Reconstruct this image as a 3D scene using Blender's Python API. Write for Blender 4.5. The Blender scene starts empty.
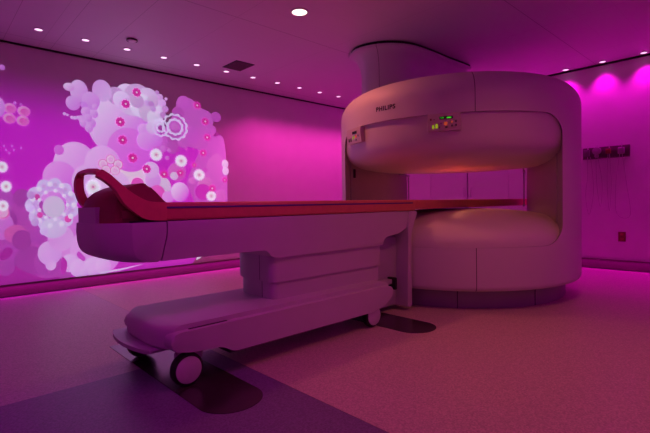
import bpy, bmesh, math, random
from mathutils import Vector, Matrix
PI = math.pi
random.seed(4)
SC = bpy.context.scene
COL = SC.collection

# ------------------------------------------------------------------ colours and materials
def lin(v):
    v /= 255.0
    return v/12.92 if v <= .04045 else ((v+.055)/1.055)**2.4
def rgb_lin(c): return (lin(c[0]), lin(c[1]), lin(c[2]), 1)

MATS = {}
def mat(name, col, rough=.5, metal=0, noise=0, nscale=40, bump=0, spec=.5, emit=None, estr=1, coat=0):
    m = bpy.data.materials.new(name); m.use_nodes = True
    nt = m.node_tree; b = nt.nodes['Principled BSDF']
    b.inputs['Base Color'].default_value = (*col, 1)
    b.inputs['Roughness'].default_value = rough
    b.inputs['Metallic'].default_value = metal
    b.inputs['Specular IOR Level'].default_value = spec
    b.inputs['Coat Weight'].default_value = coat
    if emit:
        b.inputs['Emission Color'].default_value = (*emit, 1); b.inputs['Emission Strength'].default_value = estr
    if noise or bump:
        tc = nt.nodes.new('ShaderNodeTexCoord'); n = nt.nodes.new('ShaderNodeTexNoise')
        n.inputs['Scale'].default_value = nscale; n.inputs['Detail'].default_value = 4
        nt.links.new(tc.outputs['Object'], n.inputs['Vector'])
        if noise:
            r = nt.nodes.new('ShaderNodeMapRange')
            r.inputs['From Min'].default_value = .3; r.inputs['From Max'].default_value = .7
            r.inputs['To Min'].default_value = 1-noise; r.inputs['To Max'].default_value = 1+noise
            mx = nt.nodes.new('ShaderNodeVectorMath'); mx.operation = 'SCALE'
            mx.inputs[0].default_value = col
            nt.links.new(n.outputs['Fac'], r.inputs['Value']); nt.links.new(r.outputs['Result'], mx.inputs['Scale'])
            nt.links.new(mx.outputs['Vector'], b.inputs['Base Color'])
        if bump:
            bp = nt.nodes.new('ShaderNodeBump'); bp.inputs['Strength'].default_value = bump; bp.inputs['Distance'].default_value = .002
            nt.links.new(n.outputs['Fac'], bp.inputs['Height']); nt.links.new(bp.outputs['Normal'], b.inputs['Normal'])
    MATS[name] = m
    return m

def math_node(nt, op, a, b=None):
    n = nt.nodes.new('ShaderNodeMath'); n.operation = op
    for i, v in enumerate((a, b)):
        if v is None: continue
        if isinstance(v, (int, float)): n.inputs[i].default_value = v
        else: nt.links.new(v, n.inputs[i])
    return n.outputs[0]

M_wall = mat('wall_paint', (.78, .76, .78), .65, noise=.02, nscale=6, bump=.05)
M_base = mat('baseboard_vinyl', (.15, .095, .105), .5, noise=.04, nscale=20)
M_gap = mat('shadow_gap', (.008, .008, .008), .9, noise=.05)
M_shell0 = (.72, .70, .70)
M_dome = mat('pole_cover', (.74, .70, .70), .5, noise=.01, nscale=5)
M_plinth = mat('plinth_plastic', (.34, .33, .36), .45, noise=.03, nscale=8)
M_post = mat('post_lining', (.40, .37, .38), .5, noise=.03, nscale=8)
M_couch = mat('couch_plastic', (.60, .57, .62), .5, noise=.015, nscale=6)
M_couch2 = mat('couch_plastic_grey', (.46, .44, .50), .42, noise=.02, nscale=6)
M_seam = mat('panel_seam', (.04, .035, .04), .7, noise=.05)
M_pad = mat('coral_vinyl', (.74, .23, .16), .42, noise=.04, nscale=30, bump=.05)
M_hood = mat('shaded_coral_vinyl', (.30, .085, .075), .5, noise=.04, nscale=30, bump=.05)  # the coral vinyl again, with the head rest's shade put into the colour
M_violet = mat('violet_trim', (.12, .06, .30), .45, noise=.03)
M_black = mat('black_rubber', (.012, .012, .013), .6, noise=.1, nscale=60)
M_hub = mat('wheel_hub', (.66, .62, .68), .4, noise=.02)
M_metal = mat('brushed_metal', (.70, .68, .72), .28, metal=.9, noise=.04, nscale=80)
M_dark = mat('dark_plastic', (.05, .045, .05), .5, noise=.05, nscale=30)
M_panel = mat('panel_plastic', (.66, .58, .55), .45, noise=.02, nscale=20)
M_green = mat('green_lit_digits', (.02, .1, .01), .5, emit=(.05, .55, .02), estr=1.0, noise=.02)
M_lime = mat('lime_lit_button', (.1, .1, .01), .5, emit=(.40, .48, .02), estr=.6, noise=.02)
M_amber = mat('amber_button', (.75, .16, .06), .5, emit=(.5, .08, .03), estr=.5, noise=.02)
M_greyb = mat('grey_button', (.16, .14, .15), .5, noise=.02)
M_cab = mat('cabinet_laminate', (.70, .66, .70), .45, noise=.015, nscale=10)
M_duct = mat('column_plastic', (.62, .60, .64), .42, noise=.015, nscale=6)
M_letter = mat('dark_lettering', (.02, .014, .03), .5, noise=.05)
M_ring = mat('downlight_ring', (.75, .73, .75), .35, noise=.02)
M_outlet = mat('red_outlet_plastic', (.20, .035, .025), .45, noise=.03)
M_board = mat('dark_wood_board', (.10, .065, .07), .5, noise=.15, nscale=20)
M_cable = mat('grey_cable', (.50, .46, .50), .5, noise=.05)
M_white = mat('white_plastic', (.34, .32, .34), .45, noise=.02)
M_redp = mat('red_plastic', (.30, .05, .04), .4, noise=.03)
M_vent = mat('vent_grille', (.07, .06, .07), .6, noise=.05)
M_pink_led = mat('pink_led_lens', (.8, .7, .8), .3, emit=(1, .62, .95), estr=1.6, noise=.01)
M_warm_led = mat('warm_lamp_lens', (.9, .8, .7), .3, emit=(1, .78, .66), estr=2.6, noise=.01)
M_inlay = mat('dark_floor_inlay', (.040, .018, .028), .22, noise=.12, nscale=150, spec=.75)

# scanner shell: plain plastic with thin moulded panel joints
def shell_material():
    m = bpy.data.materials.new('scanner_shell_plastic'); m.use_nodes = True
    nt = m.node_tree; b = nt.nodes['Principled BSDF']
    b.inputs['Roughness'].default_value = .55
    tc = nt.nodes.new('ShaderNodeTexCoord'); sp = nt.nodes.new('ShaderNodeSeparateXYZ')
    nt.links.new(tc.outputs['Object'], sp.inputs[0])
    ang = math_node(nt, 'ARCTAN2', sp.outputs['Y'], sp.outputs['X'])
    mask = None
    for deg in (-141.3, -40, 104, 34):
        d = math_node(nt, 'ABSOLUTE', math_node(nt, 'SUBTRACT', ang, math.radians(deg)))
        k = math_node(nt, 'LESS_THAN', d, .0028)
        mask = k if mask is None else math_node(nt, 'MAXIMUM', mask, k)
    rad = math_node(nt, 'SQRT', math_node(nt, 'ADD', math_node(nt, 'POWER', sp.outputs['X'], 2), math_node(nt, 'POWER', sp.outputs['Y'], 2)))
    mask = math_node(nt, 'MULTIPLY', mask, math_node(nt, 'GREATER_THAN', rad, .9))
    n = nt.nodes.new('ShaderNodeTexNoise'); n.inputs['Scale'].default_value = 4
    nt.links.new(tc.outputs['Object'], n.inputs['Vector'])
    f = math_node(nt, 'ADD', math_node(nt, 'MULTIPLY', n.outputs['Fac'], .03), .985)
    f = math_node(nt, 'MULTIPLY', f, math_node(nt, 'SUBTRACT', 1, math_node(nt, 'MULTIPLY', mask, .82)))
    sc = nt.nodes.new('ShaderNodeVectorMath'); sc.operation = 'SCALE'; sc.inputs[0].default_value = M_shell0
    nt.links.new(f, sc.inputs['Scale']); nt.links.new(sc.outputs[0], b.inputs['Base Color'])
    return m
M_shell = shell_material()

# floor: speckled sheet flooring laid in three colours
def floor_material():
    m = bpy.data.materials.new('speckled_sheet_floor'); m.use_nodes = True
    nt = m.node_tree; b = nt.nodes['Principled BSDF']
    b.inputs['Roughness'].default_value = .42; b.inputs['Specular IOR Level'].default_value = .35
    tc = nt.nodes.new('ShaderNodeTexCoord'); sp = nt.nodes.new('ShaderNodeSeparateXYZ')
    nt.links.new(tc.outputs['Object'], sp.inputs[0])
    right = math_node(nt, 'GREATER_THAN', sp.outputs['X'], 1.32)
    far = math_node(nt, 'GREATER_THAN', sp.outputs['Y'], 2.46)
    def mix(fac, a, c):
        n = nt.nodes.new('ShaderNodeMix'); n.data_type = 'RGBA'
        nt.links.new(fac, n.inputs['Factor'])
        for k, v in (('A', a), ('B', c)):
            if isinstance(v, tuple): n.inputs[k if False else (6 if k == 'A' else 7)].default_value = (*v, 1)
            else: nt.links.new(v, n.inputs[6 if k == 'A' else 7])
        return n.outputs[2]
    left_col = mix(far, (.20, .13, .29), (.50, .43, .46))
    col = mix(right, left_col, (.58, .46, .42))
    # speckle
    v = nt.nodes.new('ShaderNodeTexVoronoi'); v.inputs['Scale'].default_value = 160
    nt.links.new(tc.outputs['Object'], v.inputs['Vector'])
    n = nt.nodes.new('ShaderNodeTexNoise'); n.inputs['Scale'].default_value = 90; n.inputs['Detail'].default_value = 5
    nt.links.new(tc.outputs['Object'], n.inputs['Vector'])
    sepc = nt.nodes.new('ShaderNodeSeparateColor'); nt.links.new(v.outputs['Color'], sepc.inputs[0])
    s = math_node(nt, 'ADD', math_node(nt, 'MULTIPLY', sepc.outputs[0], .34), .66)
    s = math_node(nt, 'MULTIPLY', s, math_node(nt, 'ADD', math_node(nt, 'MULTIPLY', n.outputs['Fac'], .5), .88))
    # welded joints
    j1 = math_node(nt, 'LESS_THAN', math_node(nt, 'ABSOLUTE', math_node(nt, 'SUBTRACT', sp.outputs['X'], 1.32)), .003)
    s = math_node(nt, 'MULTIPLY', s, math_node(nt, 'SUBTRACT', 1, math_node(nt, 'MULTIPLY', j1, .35)))
    sc = nt.nodes.new('ShaderNodeVectorMath'); sc.operation = 'SCALE'
    nt.links.new(col, sc.inputs[0]); nt.links.new(s, sc.inputs['Scale'])
    nt.links.new(sc.outputs[0], b.inputs['Base Color'])
    return m
M_floor = floor_material()

# ceiling: metal panels with fine joints
def ceiling_material():
    m = bpy.data.materials.new('ceiling_panels'); m.use_nodes = True
    nt = m.node_tree; b = nt.nodes['Principled BSDF']
    b.inputs['Roughness'].default_value = .5
    tc = nt.nodes.new('ShaderNodeTexCoord'); sp = nt.nodes.new('ShaderNodeSeparateXYZ')
    nt.links.new(tc.outputs['Object'], sp.inputs[0])
    def line(v, off, per, w):
        p = math_node(nt, 'PINGPONG', math_node(nt, 'SUBTRACT', v, off), per/2)
        return math_node(nt, 'LESS_THAN', p, w)
    strip = math_node(nt, 'GREATER_THAN', sp.outputs['Y'], 3.46)
    l1 = math_node(nt, 'MULTIPLY', line(sp.outputs['X'], .70, .415, .0022), strip)
    l1 = math_node(nt, 'MULTIPLY', l1, math_node(nt, 'LESS_THAN', sp.outputs['X'], 1.7))
    l2 = line(sp.outputs['Y'], 3.46, 1.79, .004)
    l3 = math_node(nt, 'MULTIPLY', line(sp.outputs['Y'], 3.75, .30, .0015), .25)
    l4 = math_node(nt, 'MULTIPLY', line(sp.outputs['X'], 3.4, 1.2, .0025), .5)
    k = math_node(nt, 'MAXIMUM', math_node(nt, 'MAXIMUM', l1, l2), math_node(nt, 'MAXIMUM', l3, l4))
    f = math_node(nt, 'SUBTRACT', 1, math_node(nt, 'MULTIPLY', k, .4))
    sc = nt.nodes.new('ShaderNodeVectorMath'); sc.operation = 'SCALE'; sc.inputs[0].default_value = (.66, .64, .67)
    nt.links.new(f, sc.inputs['Scale']); nt.links.new(sc.outputs[0], b.inputs['Base Color'])
    return m
M_ceil = ceiling_material()

# ------------------------------------------------------------------ mesh helpers
def link(name, bm, m, parent=None, loc=None, smooth=True, ang=38):
    me = bpy.data.meshes.new(name)
    bmesh.ops.recalc_face_normals(bm, faces=bm.faces[:])
    bm.to_mesh(me); bm.free()
    for x in (m if isinstance(m, (list, tuple)) else [m]): me.materials.append(x)
    if smooth:
        for p in me.polygons: p.use_smooth = True
        me.set_sharp_from_angle(angle=math.radians(ang))
    o = bpy.data.objects.new(name, me); COL.objects.link(o)
    if parent:
        o.parent = parent
        # meshes are written in room coordinates; shift them into the parent's frame
        o.matrix_parent_inverse = parent_world(parent).inverted()
    if loc: o.location = loc
    return o
def parent_world(p):
    m = Matrix.LocRotScale(p.location, p.rotation_euler, p.scale)
    return parent_world(p.parent) @ p.matrix_parent_inverse @ m if p.parent else m
def thing(name, label, cat, loc=(0, 0, 0), group=None):
    o = bpy.data.objects.new(name, None); COL.objects.link(o); o.location = loc
    o.empty_display_size = .1
    return tag(o, label, cat, group)
def tag(o, label, cat, group=None):
    o['label'] = label; o['category'] = cat
    if group: o['group'] = group
    return o
def struct(name, bm, m, label=None, cat=None, smooth=False):
    o = link(name, bm, m, smooth=smooth); o['kind'] = 'structure'
    if label: o['label'] = label
    if cat: o['category'] = cat
    return o
def add_box(bm, x0, x1, y0, y1, z0, z1, bev=0, seg=3):
    r = bmesh.ops.create_cube(bm, size=1)
    for v in r['verts']:
        v.co = Vector(((x0+x1)/2+v.co.x*(x1-x0), (y0+y1)/2+v.co.y*(y1-y0), (z0+z1)/2+v.co.z*(z1-z0)))
    if bev:
        es = list({e for v in r['verts'] for e in v.link_edges})
        bmesh.ops.bevel(bm, geom=es, offset=bev, segments=seg, profile=.5, affect='EDGES', clamp_overlap=True)
    return bm
def box(*a, **k): return add_box(bmesh.new(), *a, **k)
def add_prism(bm, poly, y0, y1, bev=0, seg=3, axis='y'):
    """outline in x-z pushed along y (axis 'y') or outline in x-y pushed along z (axis 'z')"""
    def P(p, t): return (p[0], t, p[1]) if axis == 'y' else (p[0], p[1], t)
    a = [bm.verts.new(P(p, y0)) for p in poly]; c = [bm.verts.new(P(p, y1)) for p in poly]
    n = len(poly)
    f1 = bm.faces.new(a); f2 = bm.faces.new(c[::-1])
    for i in range(n): bm.faces.new((a[i], c[i], c[(i+1) % n], a[(i+1) % n]))
    if bev:
        es = list(set(f1.edges) | set(f2.edges))
        bmesh.ops.bevel(bm, geom=es, offset=bev, segments=seg, profile=.5, affect='EDGES', clamp_overlap=True)
    return bm
def prism(*a, **k): return add_prism(bmesh.new(), *a, **k)
def add_lathe(bm, prof, seg=128, c=(0, 0)):
    rings = []
    for r, z in prof:
        if r < 1e-6: rings.append([bm.verts.new((c[0], c[1], z))])
        else: rings.append([bm.verts.new((c[0]+r*math.cos(2*PI*i/seg), c[1]+r*math.sin(2*PI*i/seg), z)) for i in range(seg)])
    for a, b in zip(rings, rings[1:]):
        for i in range(seg):
            j = (i+1) % seg
            if len(a) == 1: bm.faces.new((a[0], b[j], b[i]))
            elif len(b) == 1: bm.faces.new((a[i], a[j], b[0]))
            else: bm.faces.new((a[i], a[j], b[j], b[i]))
    return bm
def add_tube(bm, pts, r, seg=10):
    pts = [Vector(p) for p in pts]; rings = []
    for i, p in enumerate(pts):
        t = (pts[min(i+1, len(pts)-1)]-pts[max(i-1, 0)]).normalized()
        u = t.cross(Vector((0, 0, 1)) if abs(t.z) < .9 else Vector((1, 0, 0))).normalized(); w = t.cross(u)
        rings.append([bm.verts.new(p+r*(math.cos(2*PI*k/seg)*u+math.sin(2*PI*k/seg)*w)) for k in range(seg)])
    for a, b in zip(rings, rings[1:]):
        for k in range(seg): bm.faces.new((a[k], a[(k+1) % seg], b[(k+1) % seg], b[k]))
    bm.faces.new(rings[0]); bm.faces.new(rings[-1][::-1])
    return bm
def add_cyl(bm, p0, p1, r, seg=32, bev=0):
    p0, p1 = Vector(p0), Vector(p1); t = (p1-p0).normalized()
    if not bev: return add_tube(bm, [p0, p1], r, seg)
    u = t.cross(Vector((0, 0, 1)) if abs(t.z) < .9 else Vector((1, 0, 0))).normalized(); w = t.cross(u)
    L = (p1-p0).length
    prof = [(r-bev, 0), (r-bev*.3, bev*.3), (r, bev), (r, L-bev), (r-bev*.3, L-bev*.3), (r-bev, L)]
    rings = [[bm.verts.new(p0+t*s+q*(math.cos(2*PI*k/seg)*u+math.sin(2*PI*k/seg)*w)) for k in range(seg)] for q, s in prof]
    for a, b in zip(rings, rings[1:]):
        for k in range(seg): bm.faces.new((a[k], a[(k+1) % seg], b[(k+1) % seg], b[k]))
    bm.faces.new(rings[0]); bm.faces.new(rings[-1][::-1])
    return bm
def slice_y(bm, y0, y1, n):
    for k in range(1, n):
        y = y0+(y1-y0)*k/n
        bmesh.ops.bisect_plane(bm, geom=bm.verts[:]+bm.edges[:]+bm.faces[:], plane_co=(0, y, 0), plane_no=(0, 1, 0))
    return bm
def smooth_path(pts, n=8):
    P = [Vector(p) for p in pts]; out = []
    for i in range(len(P)-1):
        a, b, c, d = P[max(i-1, 0)], P[i], P[i+1], P[min(i+2, len(P)-1)]
        for k in range(n):
            t = k/n
            out.append(.5*((2*b)+(c-a)*t+(2*a-5*b+4*c-d)*t*t+(3*b-a-3*c+d)*t**3))
    return out+[P[-1]]
def round_poly(poly, rad, seg=6):
    """round the corners of a 2-D outline; rad is one number or one per corner"""
    out = []; n = len(poly)
    for i in range(n):
        p = Vector(poly[i]); a = Vector(poly[i-1]); b = Vector(poly[(i+1) % n])
        r = rad[i] if isinstance(rad, (list, tuple)) else rad
        r = min(r, (a-p).length*.49, (b-p).length*.49)
        if r < 1e-4: out.append(tuple(p)); continue
        s = p+(a-p).normalized()*r; e = p+(b-p).normalized()*r
        for k in range(seg+1):
            t = k/seg
            out.append(tuple((1-t)**2*s+2*t*(1-t)*p+t*t*e))
    return out

# ------------------------------------------------------------------ room
X0, X1, Y0, Y1, ZC = -1.7, 6.45, -2.3, 5.5, 2.63
struct('floor', box(X0, X1, Y0, Y1, -.1, 0), M_floor)
struct('ceiling', box(X0, X1, Y0, Y1, ZC, ZC+.1), M_ceil)
struct('wall_left', box(X0-.1, X1+.1, Y1, Y1+.1, -.1, ZC+.1), M_wall)
struct('wall_right', box(X1, X1+.1, Y0-.1, Y1+.1, -.1, ZC+.1), M_wall)
struct('wall_rear', box(X0-.1, X0, Y0-.1, Y1+.1, -.1, ZC+.1), M_wall)
struct('wall_front', box(X0-.1, X1+.1, Y0-.1, Y0, -.1, ZC+.1), M_wall)
struct('baseboard_left', box(X0, X1-.03, Y1-.03, Y1, .012, .130), M_base)
struct('baseboard_right', box(X1-.03, X1, Y0, Y1, .012, .128), M_base)
struct('trim_1', box(X0, X1-.03, Y1-.026, Y1, ZC-.014, ZC), M_gap, 'black shadow gap where the ceiling meets the projection wall', 'shadow gap')
struct('trim_2', box(X1-.03, X1, Y0, Y1, ZC-.018, ZC), M_gap, 'black shadow gap where the ceiling meets the far right wall', 'shadow gap')
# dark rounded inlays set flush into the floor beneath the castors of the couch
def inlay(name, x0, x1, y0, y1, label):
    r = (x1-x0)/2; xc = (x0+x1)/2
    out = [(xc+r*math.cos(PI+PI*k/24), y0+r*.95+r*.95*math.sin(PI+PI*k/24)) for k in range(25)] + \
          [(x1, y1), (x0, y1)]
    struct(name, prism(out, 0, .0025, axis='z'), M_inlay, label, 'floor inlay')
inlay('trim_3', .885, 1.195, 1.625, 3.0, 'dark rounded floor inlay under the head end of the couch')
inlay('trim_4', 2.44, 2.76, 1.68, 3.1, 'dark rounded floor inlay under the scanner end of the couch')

# ------------------------------------------------------------------ projection on the left wall
MURAL = [
('p',((0.515,0.954),(0.63,1.003),(0.748,1.034),(0.836,1.086),(0.943,1.098),(1.052,1.044),(1.163,0.945),(1.3,0.604),(1.233,0.045),(1.137,0.12),(0.602,0.119),(0.489,0.13)),(168,58,166),(168,58,166)),
('b',0.68,1.013,0.075,0.093,(173,65,176),(166,55,172)),
('b',0.816,1.023,0.078,0.095,(153,53,156),(147,44,153)),
('b',0.94,1.012,0.081,0.096,(165,62,168),(158,52,164)),
('b',0.656,0.777,0.116,0.144,(148,49,151),(142,41,148)),
('b',0.638,0.737,0.099,0.143,(205,120,205),(190,90,200)),
('b',0.753,0.648,0.103,0.094,(205,84,165),(188,66,165)),
('b',0.712,0.432,0.093,0.114,(168,61,171),(161,51,167)),
('b',0.866,0.343,0.142,0.17,(148,49,151),(142,41,148)),
('b',1.029,0.326,0.13,0.153,(160,58,163),(153,48,159)),
('b',0.803,0.582,0.087,0.105,(144,46,146),(138,38,143)),
('b',0.946,0.615,0.073,0.086,(168,61,171),(161,51,167)),
('p',((0.492,0.251),(0.693,0.361),(0.818,0.242),(0.996,0.144),(1.138,0.159),(1.137,0.12),(0.602,0.119),(0.488,0.12)),(150,14,140),(150,14,140)),
('p',((0.613,0.472),(0.681,0.528),(0.731,0.482),(0.694,0.402),(0.61,0.37)),(150,14,140),(150,14,140)),
('b',0.657,0.303,0.075,0.082,(160,60,160),(150,48,155)),
('p',((2.535,2.306),(2.647,2.362),(2.761,2.353),(2.875,2.248),(3.024,2.213),(3.083,2.11),(3.033,1.965),(3.076,1.858),(3.188,1.924),(3.23,1.701),(3.273,1.489),(3.265,0.9),(2.778,0.908),(2.643,1.231),(2.858,1.674),(2.657,1.713),(2.409,1.693),(2.308,1.813),(2.446,2.033),(2.531,2.174)),(190,80,185),(178,70,178)),
('b',2.645,2.282,0.099,0.093,(199,84,194),(191,71,190)),
('b',3.116,2.155,0.079,0.07,(176,68,172),(169,57,168)),
('b',3.033,1.965,0.077,0.07,(190,80,185),(182,67,181)),
('b',2.521,1.807,0.123,0.118,(171,64,166),(164,53,163)),
('b',2.718,1.865,0.129,0.121,(199,84,194),(191,71,190)),
('b',2.558,2.139,0.083,0.079,(176,68,172),(169,57,168)),
('e',3.194,1.556,0.064,0.341,(190,80,185),(190,80,185)),
('b',2.305,1.71,0.117,0.115,(204,93,199),(196,78,195)),
('b',2.462,1.671,0.081,0.078,(181,75,176),(174,63,173)),
('b',2.616,1.762,0.084,0.08,(195,88,190),(187,73,186)),
('p',((2.975,1.544),(3.118,1.665),(3.257,1.517),(3.257,0.9),(2.927,0.906),(2.877,1.264)),(205,96,190),(180,70,180)),
('b',2.75,1.464,0.029,0.027,(215,74,199),(206,62,195)),
('b',2.926,1.403,0.036,0.033,(190,60,176),(183,50,173)),
('b',2.715,1.247,0.043,0.04,(205,70,190),(196,58,186)),
('b',2.544,1.651,0.028,0.026,(184,56,171),(177,47,167)),
('b',2.656,1.673,0.023,0.021,(215,74,199),(206,62,195)),
('b',2.039,1.218,0.268,0.273,(238,205,226),(225,180,226)),
('b',1.892,1.117,0.165,0.171,(232,196,226),(220,190,228)),
('b',1.822,1.887,0.356,0.373,(238,205,244),(212,66,222)),
('b',1.93,1.607,0.261,0.269,(226,120,226),(218,80,220)),
('b',1.926,2.25,0.153,0.158,(237,207,247),(227,174,242)),
('b',2.045,2.256,0.17,0.173,(210,168,219),(201,141,215)),
('b',2.168,2.263,0.138,0.138,(226,196,236),(216,164,231)),
('b',1.787,2.24,0.102,0.107,(203,156,212),(195,131,208)),
('b',1.854,2.203,0.104,0.108,(237,207,247),(227,174,242)),
('e',1.993,2.138,0.18,0.11,(222,170,232),(226,196,236)),
('b',2.091,2.164,0.148,0.149,(239,226,249),(229,190,244)),
('b',2.188,2.103,0.139,0.138,(212,184,221),(203,154,216)),
('b',2.25,2.035,0.103,0.101,(228,214,238),(218,179,233)),
('b',2.032,2.217,0.085,0.086,(205,171,214),(196,143,209)),
('b',2.292,2.167,0.078,0.076,(239,226,249),(229,190,244)),
('b',2.231,2.247,0.076,0.076,(212,184,221),(203,154,216)),
('b',2.346,2.239,0.052,0.051,(228,180,239),(219,151,234)),
('b',2.383,2.167,0.046,0.045,(202,146,212),(194,122,207)),
('b',2.322,2.312,0.039,0.038,(218,170,228),(209,142,223)),
('b',2.355,2.086,0.042,0.041,(196,136,205),(188,114,201)),
('b',2.4,2.298,0.02,0.019,(228,180,239),(219,151,234)),
('b',2.285,2.363,0.026,0.025,(202,146,212),(194,122,207)),
('b',2.154,2.211,0.037,0.038,(215,169,233),(206,142,228)),
('b',2.204,2.205,0.038,0.038,(190,137,206),(183,115,202)),
('b',2.228,2.146,0.038,0.038,(205,160,222),(196,134,217)),
('b',1.39,2.234,0.092,0.124,(226,176,234),(208,130,222)),
('e',1.291,2.262,0.055,0.045,(232,196,238),(214,130,218)),
('b',1.325,2.089,0.072,0.081,(218,160,232),(208,116,220)),
('b',1.633,2.274,0.105,0.129,(214,150,226),(216,170,232)),
('b',1.511,2.14,0.095,0.104,(220,160,232),(206,120,222)),
('b',1.437,2.083,0.037,0.041,(215,137,233),(206,115,228)),
('b',1.455,2.006,0.052,0.057,(226,170,236),(208,110,222)),
('b',1.411,1.921,0.037,0.041,(226,170,236),(208,110,222)),
('b',1.43,1.878,0.046,0.05,(226,170,236),(208,110,222)),
('b',1.504,1.886,0.055,0.06,(226,170,236),(208,110,222)),
('b',1.539,1.994,0.045,0.049,(226,170,236),(208,110,222)),
('b',1.481,1.821,0.042,0.046,(226,170,236),(208,110,222)),
('b',1.552,2.076,0.032,0.035,(226,170,236),(208,110,222)),
('b',1.474,1.94,0.042,0.046,(226,170,236),(208,110,222)),
('b',1.237,1.957,0.015,0.017,(228,190,240),(214,140,228)),
('b',1.267,1.948,0.012,0.013,(228,190,240),(214,140,228)),
('b',1.31,1.925,0.017,0.019,(228,190,240),(214,140,228)),
('b',1.34,1.924,0.018,0.02,(228,190,240),(214,140,228)),
('b',1.373,1.932,0.018,0.02,(228,190,240),(214,140,228)),
('b',1.334,1.383,0.222,0.271,(238,180,240),(216,118,226)),
('b',1.618,1.42,0.197,0.211,(236,178,240),(226,140,232)),
('b',1.172,1.552,0.048,0.055,(222,110,222),(214,90,214)),
('b',1.172,1.243,0.164,0.188,(234,150,234),(214,96,222)),
('b',1.11,1.088,0.142,0.164,(230,150,232),(210,110,220)),
('b',1.473,1.206,0.189,0.207,(232,176,238),(220,130,230)),
('b',1.686,1.115,0.245,0.261,(236,196,240),(226,160,234)),
('b',1.298,0.547,0.221,0.249,(214,120,214),(222,150,228)),
('b',1.255,0.753,0.159,0.18,(214,130,220),(206,110,212)),
('b',1.523,0.414,0.278,0.303,(226,160,232),(216,130,226)),
('b',1.051,0.422,0.112,0.131,(226,170,234),(214,150,230)),
('b',1.161,0.579,0.126,0.144,(214,140,222),(222,160,230)),
('b',1.056,0.29,0.049,0.057,(220,160,230),(226,180,236)),
('b',1.24,0.292,0.089,0.101,(228,190,240),(216,150,230)),
('b',1.329,0.226,0.091,0.102,(228,190,240),(216,150,230)),
('b',1.475,0.232,0.095,0.105,(228,190,240),(216,150,230)),
('b',1.582,0.22,0.087,0.094,(228,190,240),(216,150,230)),
('b',1.379,0.174,0.046,0.052,(228,190,240),(216,150,230)),
('b',1.462,0.164,0.042,0.046,(228,190,240),(216,150,230)),
('p',((1.165,0.389),(1.221,0.305),(1.198,0.196),(1.158,0.156),(1.142,0.269)),(170,20,160),(170,20,160)),
('p',((1.325,0.431),(1.404,0.332),(1.382,0.289),(1.303,0.365)),(190,60,190),(190,60,190)),
('p',((1.547,0.154),(1.794,0.166),(2.07,0.198),(1.77,0.145),(1.547,0.136)),(226,196,240),(226,196,240)),
('p',((2.742,0.16),(2.803,0.25),(2.862,0.217)),(225,225,240),(225,225,240)),
('b',1.9,0.603,0.189,0.196,(230,176,238),(210,110,222)),
('b',2.146,0.64,0.151,0.152,(230,176,238),(210,110,222)),
('b',2.138,0.387,0.138,0.139,(230,176,238),(210,110,222)),
('b',2.433,0.665,0.175,0.17,(230,176,238),(210,110,222)),
('b',2.679,0.505,0.129,0.121,(230,176,238),(210,110,222)),
('b',2.905,0.684,0.166,0.152,(230,176,238),(210,110,222)),
('b',2.425,0.39,0.094,0.092,(230,176,238),(210,110,222)),
('b',1.777,0.368,0.103,0.109,(230,176,238),(210,110,222)),
('b',2.659,0.802,0.114,0.108,(230,176,238),(210,110,222)),
('b',3.021,0.455,0.093,0.084,(230,176,238),(210,110,222)),
('g',1.096,0.946,0.256,0.296,(214,190,240),(204,170,234),11,0.6),
('g',1.096,0.946,0.18,0.208,(206,150,230),(216,180,238),9,0.72),
('b',1.104,0.923,0.104,0.121,(216,190,226),(200,190,220)),
('e',1.097,0.693,0.123,0.11,(214,200,236),(206,176,228)),
('b',1.236,0.787,0.035,0.039,(237,74,178),(227,62,174)),
('b',0.95,1.033,0.027,0.032,(210,60,158),(201,50,154)),
('b',0.971,0.84,0.027,0.032,(226,70,170),(216,58,166)),
('b',1.3,0.943,0.026,0.029,(240,226,248),(226,206,240)),
('b',1.263,0.816,0.026,0.029,(240,226,248),(226,206,240)),
('b',1.173,0.733,0.025,0.029,(240,226,248),(226,206,240)),
('b',1.061,0.719,0.024,0.028,(240,226,248),(226,206,240)),
('b',0.963,0.777,0.024,0.028,(240,226,248),(226,206,240)),
('b',0.908,0.885,0.023,0.028,(240,226,248),(226,206,240)),
('b',0.912,1.011,0.023,0.028,(240,226,248),(226,206,240)),
('b',0.973,1.118,0.024,0.028,(240,226,248),(226,206,240)),
('b',1.074,1.173,0.024,0.028,(240,226,248),(226,206,240)),
('b',1.185,1.156,0.025,0.029,(240,226,248),(226,206,240)),
('b',1.271,1.071,0.026,0.029,(240,226,248),(226,206,240)),
('b',1.236,0.944,0.018,0.02,(240,226,248),(226,206,240)),
('b',1.199,0.84,0.018,0.02,(240,226,248),(226,206,240)),
('b',1.115,0.788,0.017,0.02,(240,226,248),(226,206,240)),
('b',1.024,0.81,0.017,0.02,(240,226,248),(226,206,240)),
('b',0.967,0.894,0.016,0.019,(240,226,248),(226,206,240)),
('b',0.971,1.001,0.016,0.019,(240,226,248),(226,206,240)),
('b',1.032,1.083,0.017,0.02,(240,226,248),(226,206,240)),
('b',1.124,1.102,0.017,0.02,(240,226,248),(226,206,240)),
('b',1.205,1.048,0.018,0.02,(240,226,248),(226,206,240)),
('b',0.884,0.917,0.036,0.042,(228,207,254),(219,174,249)),
('b',0.924,0.766,0.036,0.043,(202,168,225),(194,141,220)),
('b',1.003,0.665,0.037,0.043,(218,196,242),(209,164,237)),
('b',0.897,1.055,0.036,0.043,(196,156,217),(188,131,213)),
('b',2.107,1.869,0.074,0.075,(230,170,238),(220,120,230)),
('b',2.128,1.733,0.112,0.113,(230,160,236),(216,110,228)),
('b',2.242,1.769,0.09,0.089,(224,150,234),(214,100,226)),
('b',2.208,1.904,0.076,0.076,(228,196,238),(220,160,232)),
('b',2.289,1.16,0.143,0.141,(214,200,224),(206,176,220)),
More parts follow.
